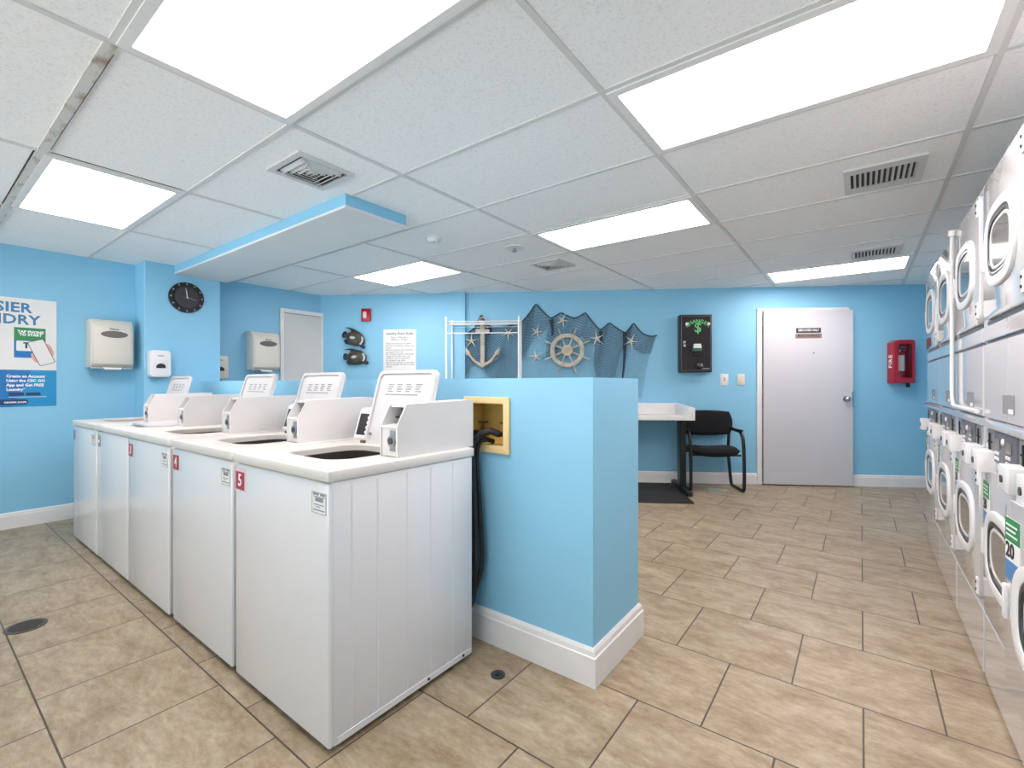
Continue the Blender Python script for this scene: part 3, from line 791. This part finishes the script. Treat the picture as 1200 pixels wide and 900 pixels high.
# fire strobe
t = bthing('fire_strobe', 'red fire alarm strobe high on the back wall above the fish', 'fire alarm', .462, 2.095)
MB().box(-.062, .062, -.045, .001, -.082, .082, .01, 2).build('housing', 'red', t)
MB().box(-.035, .015, -.06, -.043, -.045, .04, .008, 2).build('strobe_lens', 'strobe', t)
# fish
def fish(loc_s, z, label, tilt):
    t = bthing('fish_ornament', label, 'fish ornament', loc_s, z, 0, 'painted angelfish on the back wall')
    R = Matrix.Rotation(tilt, 4, 'Y')
    B = MB().ball((0, -.035, 0), .135, .032, .098, 28, None)
    for v in B.bm.verts:                                    # narrow towards the tail and the snout
        k = abs(v.co.x) / .135
        v.co.z *= 1 - .25 * k * k
    B.build('body', 'fishblack', t, mtx=R)
    MB().prism(selli(.03, .045, 2.2, -.155, .0), 'y', -.042, -.026, .004, R).prism([(-.14, -.02), (-.12, -.03), (-.12, .03), (-.14, .02)], 'y', -.044, -.024, 0, R).build('tail_fin', 'fishdark', t)
    f = [(.07, .06), (.0, .098), (-.08, .112), (-.145, .105), (-.185, .085), (-.14, .092), (-.10, .085), (-.07, .05)]
    MB().prism(f, 'y', -.042, -.028, .003, R).build('dorsal_fin', 'fishdark', t)
    f = [(.05, -.07), (-.03, -.10), (-.10, -.105), (-.135, -.08), (-.125, -.045), (-.06, -.05)]
    MB().prism(f, 'y', -.044, -.026, .003, R).build('anal_fin', 'fishdark', t)
    MB().prism([(.10, -.02), (.155, -.05), (.15, -.085), (.115, -.085), (.09, -.06)], 'y', -.05, -.02, .004, R).build('snout', 'fishdark', t)
    MB().prism([(.075, .06), (.10, .05), (.12, .0), (.105, -.05), (.085, -.045), (.098, .0)], 'y', -.066, -.03, .002, R).build('face_stripe', 'fishpale', t)
    MB().prism([(-.07, .0), (-.03, .022), (.01, .018), (-.005, -.012), (-.05, -.018)], 'y', -.073, -.04, .003, R).build('side_fin', 'fishpale', t)
    MB().prism([(-.10, .05), (-.05, .07), (-.02, .05), (-.06, .03)], 'y', -.066, -.04, .002, R).build('side_patch', 'fishred', t)
    MB().cyl((0, 0.001, 0), (0, -.03, 0), .01, 10).build('wall_mount', 'dark', t)
    return t
fish(.322, 1.788, 'dark painted fish ornament, upper of the two on the back wall', .35)
fish(.342, 1.548, 'dark painted fish ornament, lower of the two on the back wall', .05)
# rules sheet
t = bthing('rules_sheet', 'white printed laundry rules sheet on the back wall beside the fish', 'notice', .90, 0, .004)
MB().box(-.215, .215, -.006, .0, 1.32, 1.905).build('sheet', 'paper', t)
text('heading', 'Laundry Room Rules', .042, 0, -.0066, 1.852, 'ink', t, bold=.0006)
text('subheading', 'Hours of Operation\n8:00am to 10:00pm', .028, 0, -.0066, 1.79, 'ink', t)
body = ['Please be courteous to others', 'Do not overload the washers and', 'dryers', 'Remove all items from machines', 'promptly when done', 'Do not leave laundry unattended', 'Clean the lint filter after use', 'Children must be supervised', 'No dyeing of any items', 'Report any problems to the office', 'Not responsible for lost or stolen', 'articles']
text('rules_print', '\n'.join(body), .0275, -.18, -.0066, 1.575, 'ink', t, align='LEFT', line=.98)

# net with starfish
pk = [(1.775, 1.84), (1.88, 1.916), (1.965, 2.087), (2.06, 1.93), (2.25, 1.93), (2.483, 1.984), (2.654, 2.205), (2.835, 2.022), (2.962, 2.094), (3.141, 2.018), (3.266, 2.09), (3.443, 1.866), (3.557, 1.96), (3.754, 1.831), (3.851, 1.956), (3.948, 1.829), (4.05, 1.787), (4.132, 1.796)]
def ztop(s):
    for (a, za), (b, zb_) in zip(pk, pk[1:]):
        if a <= s <= b:
            t = (s - a) / (b - a); return za + (zb_ - za) * t - .05 * (b - a) * 4 * t * (1 - t)
    return pk[0][1] if s < pk[0][0] else pk[-1][1]
def net_pos(u, v, ph, amp):
    st = 1.775 + u * (4.132 - 1.775); z1 = ztop(st)
    sb = 1.775 + u * (3.93 - 1.775)
    s = st + (sb - st) * v ** .85
    z = z1 + (1.02 - z1) * v
    d = .022 + amp * (math.sin(u * 38 + ph) + .6 * math.sin(u * 71 + 2 * ph + v * 5)) * (.3 + .7 * v)
    s += .012 * math.sin(u * 60 + v * 4 + ph)
    return bw(s, max(.006, d), z)
def net_layer(verts, faces, nu, nv, ph, amp, keep, r):
    P = {}
    for i in range(nu + 1):
        for j in range(nv + 1):
            if (i + j) % 2 == 0: P[i, j] = net_pos(i / nu, j / nv, ph, amp)
    for (i, j), p in P.items():
        for dj in (1, -1):
            q = P.get((i + 1, j + dj))
            if q is None or not keep((i + .5) / nu, (j + dj * .5) / nv): continue
            d = (q - p).normalized(); a = d.cross(BN).normalized() * r; b = BN * r
            k = len(verts)
            for c in (p, q):
                verts += [c + a, c - a * .5 + b * .87, c - a * .5 - b * .87]
            for e in range(3):
                faces.append((k + e, k + (e + 1) % 3, k + 3 + (e + 1) % 3, k + 3 + e))
V, F = [], []
net_layer(V, F, 150, 64, 0, .006, lambda u, v: True, .00105)
us = lambda s: (s - 1.775) / (4.132 - 1.775)
def second(u, v):
    s = 1.775 + u * 2.357
    if s < 2.46: return v < .72 + .2 * math.sin(s * 9)
    if s < 2.82: return v < .62 - (s - 2.46) * 1.3
    if s < 3.42: return v < .26 + (.25 if 2.84 < s < 2.98 else 0)
    if s < 3.76: return v < .9 - (3.60 - s if s < 3.6 else 0) * 2.5
    return v < .28
net_layer(V, F, 140, 60, 1.7, .009, second, .0021)
me = bpy.data.meshes.new('fishing_net'); me.from_pydata([tuple(v) for v in V], [], F); me.materials.append(M['net'])
t = thing('fishing_net', 'blue-grey fishing net draped in peaks across the back wall', 'fishing net')
o = bpy.data.objects.new('netting', me); C.objects.link(o); o.parent = t
rope = [bw(1.775 + k / 120 * 2.357, .02, ztop(1.775 + k / 120 * 2.357)) for k in range(121)]
MB().tube(rope, .007, 8).build('edge_rope', 'netrope', t)
for (s, z0, z1, ds) in ((2.84, 2.0, 1.80, .02), (3.45, 1.85, 1.70, .0), (3.745, 1.83, 1.25, -.03), (2.07, 1.93, 1.83, 0)):
    MB().tube(curve_pts([bw(s, .03, z0), bw(s + ds * .5 + .01, .035, (z0 + z1) / 2), bw(s + ds, .03, z1)]), [.026 - .017 * k / 16 for k in range(17)], 8).build('gathered_fold', 'netrope', t)
def star(s, z, R, rot, label):
    t = bthing('starfish', label, 'starfish', s, z, .05, 'dried starfish on the fishing net')
    mb = MB()
    for k in range(5):
        a = rot + k * 2 * PI / 5
        L = R * (.9 + .2 * ((k * 7 + int(s * 10)) % 3) / 2)
        mb.tube([(math.cos(a) * L * q, -.006, math.sin(a) * L * q) for q in (0, .25, .6, 1)], [.013, .0085, .0055, .002], 8)
    mb.ball((0, -.006, 0), .014, .009, .014, 12)
    mb.build('starfish_body', 'star', t)
    MB().cyl((0, .05, 0), (0, -.004, 0), .004, 6).build('tie', 'netrope', t)
star(1.844, 1.745, .095, .3, 'starfish left of the anchor on the net')
star(2.311, 1.836, .085, .9, 'starfish under the rack shelf, right of the anchor')
star(2.665, 1.853, .085, 1.3, 'starfish on the net upper left of the ship wheel')
star(2.654, 1.544, .085, .55, 'starfish on the net lower left of the ship wheel')
star(2.983, 1.988, .08, 1.15, 'starfish directly above the ship wheel')
star(3.402, 1.761, .10, .5, 'starfish immediately right of the ship wheel')
star(3.815, 1.726, .09, 1.1, 'rightmost starfish on the net, nearest the change machine')
# anchor
t = bthing('anchor_ornament', 'weathered cream wooden anchor hanging on the net', 'anchor', 1.99, 0, .06)
MB().box(-.026, .026, -.03, .0, 1.45, 1.99, .006, 2).build('shank', 'wood', t)
MB().box(-.088, .088, -.036, .004, 1.842, 1.885, .006, 2).build('stock', 'wood', t)
MB().tube([(.04 * math.cos(a), -.015, 2.0 + .035 * math.sin(a)) for a in [2 * PI * k / 20 for k in range(20)]], .010, 8, True).build('ring', 'wood', t)
arc = [(-.205, 1.645), (-.175, 1.56), (-.11, 1.475), (0, 1.405), (.11, 1.475), (.175, 1.56), (.205, 1.645), (.165, 1.60), (.13, 1.545), (.075, 1.49), (0, 1.452), (-.075, 1.49), (-.13, 1.545), (-.165, 1.60)]
MB().prism(arc, 'y', -.034, .0, .004).build('arms', 'wood', t)
for sx in (-1, 1):
    MB().prism([(sx * .215, 1.66), (sx * .155, 1.60), (sx * .155, 1.56), (sx * .21, 1.57)], 'y', -.038, .003, .004).build('fluke', 'wood', t)
MB().cyl((0, .06, 1.9), (0, -.005, 1.9), .006, 8).build('hanger', 'netrope', t)
# ship wheel
t = bthing('ship_wheel', 'weathered cream wooden ship wheel hanging on the net', 'ship wheel', 3.041, 1.617, .06)
circ = lambda r, n=48: [(r * math.cos(2 * PI * k / n), r * math.sin(2 * PI * k / n)) for k in range(n)]
MB().ring(circ(.208), circ(.158), 'y', -.03, .0, None, .004).build('rim', 'wood', t)
MB().cyl((0, .0, 0), (0, -.036, 0), .066, 28).build('hub', 'wood', t)
for k in range(8):
    a = PI / 8 + k * PI / 4
    f = lambda r: (r * math.cos(a), -.015, r * math.sin(a))
    MB().tube([f(.05), f(.11), f(.16), f(.20), f(.225), f(.26), f(.295)], [.009, .012, .008, .009, .007, .013, .006], 10).build('spoke', 'wood', t)
MB().cyl((0, .06, 0), (0, -.003, 0), .006, 8).build('hanger', 'netrope', t)

# white wire rack in front of the net
t = bthing('wire_rack', 'white wire rack with top shelf standing behind the blue partition', 'rack', 1.605)
for x in (0, .867):
    for y in (-.40, -.085):
        p = MB().cyl((x, y, .02), (x, y, 1.99), .0125 if y < -.3 else .010, 14).build('post', 'wire', t)
        MB().cyl((x, y, 0), (x, y, .025), .02, 12).ball((x, y, 1.99), .015, seg=10).build('post_cap', 'wire', p)
for z, nm in ((1.945, 'top_shelf'), (.25, 'lower_shelf')):
    mb = MB()
    for y in (-.40, -.085):
        mb.cyl((0, y, z), (.867, y, z), .005, 8).cyl((0, y, z - .03), (.867, y, z - .03), .004, 8)
    for x in (0, .867):
        mb.cyl((x, -.40, z), (x, -.085, z), .005, 8)
    for k in range(1, 40):
        x = .867 * k / 40
        mb.cyl((x, -.40, z), (x, -.085, z), .0024, 6)
    for y in (-.31, -.225, -.14):
        mb.cyl((0, y, z - .004), (.867, y, z - .004), .003, 6)
    mb.build(nm, 'wire', t)
MB().cyl((0, -.40, 1.805), (.867, -.40, 1.805), .006, 10).build('hanging_rail', 'wire', t)
for y in (-.40, -.085):
    MB().cyl((0, y, 1.10), (.867, y, 1.10), .006, 10).build('cross_rail', 'wire', t)

# change machine
t = bthing('change_machine', 'black wall change machine with green lettering, above the chair', 'change machine', 4.564, 1.344)
MB().box(-.184, .184, -.11, .001, 0, .686, .004, 2).build('cabinet', 'black', t)
MB().box(-.168, .168, -.118, -.108, .018, .668, .003, 1).build('door', mat('brown black faceplate', '#221C20', .4), t)
MB().ring(rrect(.34, .654, .004, 0, .343, 2), rrect(.334, .648, .004, 0, .343, 2), 'y', -.1195, -.112).build('door_edge', 'grey', t)
word = 'CHANGER'
for k, ch in enumerate(word):
    a = (k - 3) * .26
    text('letter', ch, .062, .02 + .17 * math.sin(a), -.119, .44 + .165 * math.cos(a), 'lightgreen', t, rot=a, bold=.0014)
text('dollar_sign', '$', .16, .02, -.119, .525, 'lightgreen', t, bold=.002)
for x in (-.105, .145):
    MB().prism(selli(.018, .018, 2, x, .575), 'y', -.1195, -.117).build('coin_mark', 'paper', t)
MB().box(-.15, -.118, -.128, -.116, .30, .375, .003, 1).build('lock_plate', 'chrome', t)
MB().cyl((-.134, -.128, .338), (-.134, -.133, .338), .01, 12).build('lock', 'ink', t)
bz = MB().prism([(-.118, .235), (-.15, .25), (-.15, .285), (-.118, .33)], 'x', -.045, .06, .003).build('bill_acceptor', mat('green acceptor bezel', '#3D6B55', .4), t)
MB().prism([(-.03, .335), (.045, .335), (.055, .285), (-.04, .285)], 'y', -.1535, -.116).build('acceptor_face', 'paper', bz)
MB().box(-.035, .05, -.13, -.117, .19, .235, .003, 1).build('acceptor_slot', 'dark', t)
cu = MB().prism([(-.118, .045), (-.15, .05), (-.15, .06), (-.118, .115)], 'x', -.01, .075, .003).build('coin_cup', 'black', t)
MB().ball((.02, -.14, .09), .012, .008, .012, 12).build('cup_flap', 'greyink', cu)
text('maker_plate', 'AMERICAN', .018, .11, -.119, .042, 'white', t)
# outlet and switch
t = bthing('wall_outlet', 'white wall outlet with a red button below the change machine', 'outlet', 4.928, 1.256)
MB().box(-.045, .045, -.008, .001, -.068, .068, .003, 2).build('cover_plate', 'plastic', t)
MB().box(-.02, .02, -.012, -.006, -.04, .04, .002, 1).build('receptacle', 'paper', t)
MB().box(-.008, .008, -.0145, -.01, -.012, .003, .001, 1).build('test_button', 'red', t)
MB().box(-.008, .008, -.0145, -.01, .012, .026, .001, 1).build('reset_button', 'greyink', t)
t = bthing('light_switch', 'ivory light switch plate beside the white door casing', 'light switch', 5.122, 1.258)
MB().box(-.042, .042, -.008, .001, -.066, .066, .003, 2).build('cover_plate', 'ivory', t)
MB().box(-.014, .014, -.013, -.006, -.035, .035, .002, 1).build('rocker', 'ivory', t)
# extinguisher cabinet
t = bthing('extinguisher_cabinet', 'red fire extinguisher cabinet on the back wall near the dryers', 'fire cabinet', 6.876, 1.213)
W, H, D = .112, .497, .118
prof = [(-W, 0), (W, 0), (W, H - .012), (W - .03, H), (-W + .045, H), (-W, H - .03)]
mb = MB()
mb.ring(prof, [(x * .93, .02 + z * .93) for x, z in prof], 'y', -D, -.004, None, .004).prism(prof, 'y', -.006, .001)
cb = mb.build('cabinet_shell', 'redcase', t)
MB().ring([(x * .94, .015 + z * .94) for x, z in prof], [(-.072, .06), (.078, .06), (.078, .43), (.06, .45), (-.06, .45), (-.072, .42)], 'y', -D - .004, -D + .006).build('door_frame', 'redcase', t)
MB().prism([(-.072, .06), (.078, .06), (.078, .43), (.06, .45), (-.06, .45), (-.072, .42)], 'y', -D + .001, -D + .003).build('clear_window', 'clear', t)
ml = text_mesh('FIRE', .075, bold=.001, spacing=1.15); ml.transform(Matrix.Translation((-W - .0006, -.058, .25)) @ Matrix.Rotation(-PI / 2, 4, 'Z') @ Matrix.Rotation(-PI / 2, 4, 'Y'))
ml.materials.append(M['white']); o = bpy.data.objects.new('side_lettering', ml); C.objects.link(o); o.parent = t
MB().box(.085, .105, -.05, -.01, -.05, .0, .003, 1).build('hammer_tab', 'ink', t)
e = thing('fire_extinguisher', 'small fire extinguisher inside the red wall cabinet', 'fire extinguisher', bw(6.871, 0, 1.213), BA)
MB().cyl((-.02, -.070, .08), (-.02, -.070, .33), .046, 24).ball((-.02, -.070, .33), .042, .042, .03, 20).cyl((-.02, -.070, .025), (-.02, -.070, .08), .046, 24).build('tank', 'red', e)
MB().cyl((-.02, -.070, .14), (-.02, -.070, .32), .0468, 24).build('tank_label', 'paper', e)
MB().cyl((-.02, -.070, .345), (-.02, -.070, .39), .012, 14).build('valve', 'chrome', e)
MB().box(-.02, .06, -.07, -.054, .41, .42, .002, 1, Matrix.Translation((0, 0, 0))).box(-.015, .075, -.07, -.054, .375, .385, .002, 1).build('lever', 'chrome', e)
MB().tube(curve_pts([(-.01, -.070, .37), (.03, -.07, .36), (.04, -.075, .28), (.035, -.075, .19)]), .008, 10).build('hose', 'black', e)

# folding table with upstand, mat and chair
t = bthing('folding_table', 'white laundry folding table with raised edges and black legs', 'table', 2.95)
tl = 1.42
mb = MB().box(0, tl, -.745, -.012, .815, .84, .004, 1)
mb.build('tabletop', 'trim', t)
MB().box(0, tl - .035, -.75, -.725, .815, .866, .004, 1).build('front_lip', 'trim', t)
MB().box(0, tl, -.03, -.002, .815, .972, .004, 1).build('back_upstand', 'trim', t)
for x in (0, tl - .028):
    MB().prism([(-.75, .815), (-.75, .95), (-.03, .972), (-.03, .815)], 'x', x, x + .028, .003).build('end_upstand', 'trim', t)
MB().prism([(tl - .035, .866), (tl - .10, .866), (tl - .02, .945)], 'y', -.749, -.727).build('corner_gusset', 'trim', t)
for x in (.06, 1.375):
    f = MB().box(x - .035, x + .03, -.47, -.33, .03, .815, .004, 1).build('leg', 'black', t)
    MB().box(x - .037, x - .030, -.40, -.345, .05, .81).build('leg_channel', 'steel', f)
    MB().box(x - .03, x + .03, -.72, -.03, .0, .05, .006, 1).box(x - .025, x + .025, -.68, -.08, .785, .815, .003, 1).build('foot_rail', 'black', t)
bm_ = bthing('floor_mat', 'black rubber mat on the floor in front of the folding table', 'mat', 2.8)
MB().prism(rrect(1.48, .93, .01, .74, -.55, 2), 'z', 0, .010, .003).build('mat_surface', 'mat', bm_)
MB().ring(rrect(1.49, .94, .012, .74, -.55, 2), rrect(1.43, .88, .012, .74, -.55, 2), 'z', 0, .012, None, .003).build('mat_border', 'rubber', bm_)

t = bthing('guest_chair', 'black padded guest chair with sled base and arms, beside the table', 'chair', 4.685)
for sx in (-1, 1):
    x = sx * .285
    xb = sx * .268
    pts = curve_pts([(xb, -.055, .86), (xb, -.075, .62), (xb, -.06, .40), (x, -.075, .12), (x, -.11, .035), (x, -.16, .015), (x, -.42, .015), (x, -.475, .03), (x, -.49, .09), (x, -.485, .35), (x, -.465, .55), (x, -.42, .635), (x, -.35, .665), (x, -.22, .672), (xb + sx * .01, -.10, .68), (xb, -.07, .685)], 6)
    f = MB().tube(pts, .0185, 10).build('side_frame', 'black', t)
    MB().box(x - .02, x + .02, -.42, -.2, .668, .69, .008, 2).build('arm_pad', 'black', f)
MB().cyl((-.285, -.40, .40), (.285, -.40, .40), .011, 10).cyl((-.24, -.10, .40), (.24, -.10, .40), .011, 10).build('cross_bar', 'black', t)
# curved seat cushion
mb = MB()
sec = rrect(.47, .44, .06, 0, 0, 6)
def cushion(name, w, h, d, centre, tilt, bulge, r):
    t_ = bmesh.new(); n = 14
    G = [[None] * (n + 1) for _ in range(n + 1)]
    sides = []
    for side in (1, -1):
        g = []
        for i in range(n + 1):
            row = []
            for j in range(n + 1):
                a, b = i / n * 2 - 1, j / n * 2 - 1
                # squircle mapping for rounded corners
                x = a * math.sqrt(1 - .5 * b * b * r); z = b * math.sqrt(1 - .5 * a * a * r)
                k = (1 - a ** 6) * (1 - b ** 6)
                row.append(t_.verts.new((x * w / 2, side * d / 2 * k ** .4 + bulge * (x * x - .4), z * h / 2)))
            g.append(row)
        for i in range(n):
            for j in range(n):
                q = (g[i][j], g[i + 1][j], g[i + 1][j + 1], g[i][j + 1])
                t_.faces.new(q if side > 0 else q[::-1])
    bmesh.ops.remove_doubles(t_, verts=t_.verts[:], dist=.0008)
    bmesh.ops.recalc_face_normals(t_, faces=t_.faces[:])
    t_.transform(Matrix.Translation(centre) @ Matrix.Rotation(tilt, 4, 'X'))
    m_ = MB(); m_._add(t_); return m_
cushion('seat', .54, .47, .10, (0, -.285, .44), PI / 2 - .03, .03, .35).build('seat', 'fabric', t, sharp=80)
cushion('back', .60, .30, .06, (0, -.088, .742), -.12, -.03, .45).build('backrest', 'fabric', t, sharp=80)

# ------------------------------------------------------------------ floor details
t = thing('floor_drain', 'round bronze floor drain in the aisle in front of the washers', 'floor drain', (-3.31, .39, 0))
MB().cyl((0, 0, 0), (0, 0, .004), .078, 40).build('drain_plate', 'drain', t)
for k in range(7):
    x = -.054 + k * .018; l = math.sqrt(.062 ** 2 - x * x)
    MB().box(x - .004, x + .004, -l, l, .0035, .0048).build('drain_slot', 'dark', t)
t = thing('floor_cleanout', 'small dark round cleanout cap on the floor beside the nearest washer', 'cleanout cap', (-1.199, 1.498, 0))
MB().cyl((0, 0, 0), (0, 0, .004), .03, 28).build('cap', 'steel', t)
MB().box(-.008, .008, -.008, .008, .003, .006).build('cap_lug', 'dark', t)
t = thing('floor_patch', 'pale square patch on the floor in front of the black chair', 'floor plate', (-1.30, 5.60, 0), .15)
MB().prism(rrect(.20, .16, .01, 0, 0, 2), 'z', 0, .003).build('plate', 'plate', t)  # pale patch drawn as a thin sheet on the tiles
MB().cyl((0, 0, .003), (0, 0, .004), .012, 12).build('patch_dot', 'grey', t)

# ------------------------------------------------------------------ daylight, camera, render look
wd = bpy.data.worlds.new('daylight'); S.world = wd; wd.use_nodes = True
bg = wd.node_tree.nodes['Background']; bg.inputs['Color'].default_value = (1, .97, .97, 1); bg.inputs['Strength'].default_value = 1.0
wn = wd.node_tree.nodes; wl = wd.node_tree.links
wt = wn.new('ShaderNodeTexCoord'); ws = wn.new('ShaderNodeSeparateXYZ'); wr = wn.new('ShaderNodeMapRange')
wr.inputs['From Min'].default_value = -.05; wr.inputs['From Max'].default_value = .05
wr.inputs['To Min'].default_value = 2.8; wr.inputs['To Max'].default_value = 1.3      # extra glow added below the horizon to brighten the ceiling, hazy sky above
wl.new(wt.outputs['Generated'], ws.inputs[0]); wl.new(ws.outputs['Z'], wr.inputs['Value']); wl.new(wr.outputs[0], bg.inputs['Strength'])

cam = bpy.data.cameras.new('camera'); co = bpy.data.objects.new('camera', cam); C.objects.link(co)
co.location = (0, 0, EYE); co.rotation_euler = (PI / 2, 0, .644813)
cam.sensor_width = 36; cam.sensor_fit = 'HORIZONTAL'; cam.lens = 543.66 / 1200 * 36
cam.clip_start = .05
S.camera = co
S.view_settings.view_transform = 'Standard'; S.view_settings.look = 'None'
S.view_settings.exposure = 1.21; S.view_settings.gamma = 1; S.view_settings.use_curve_mapping = False
S.cycles.max_bounces = 8; S.cycles.diffuse_bounces = 5; S.cycles.use_denoising = True
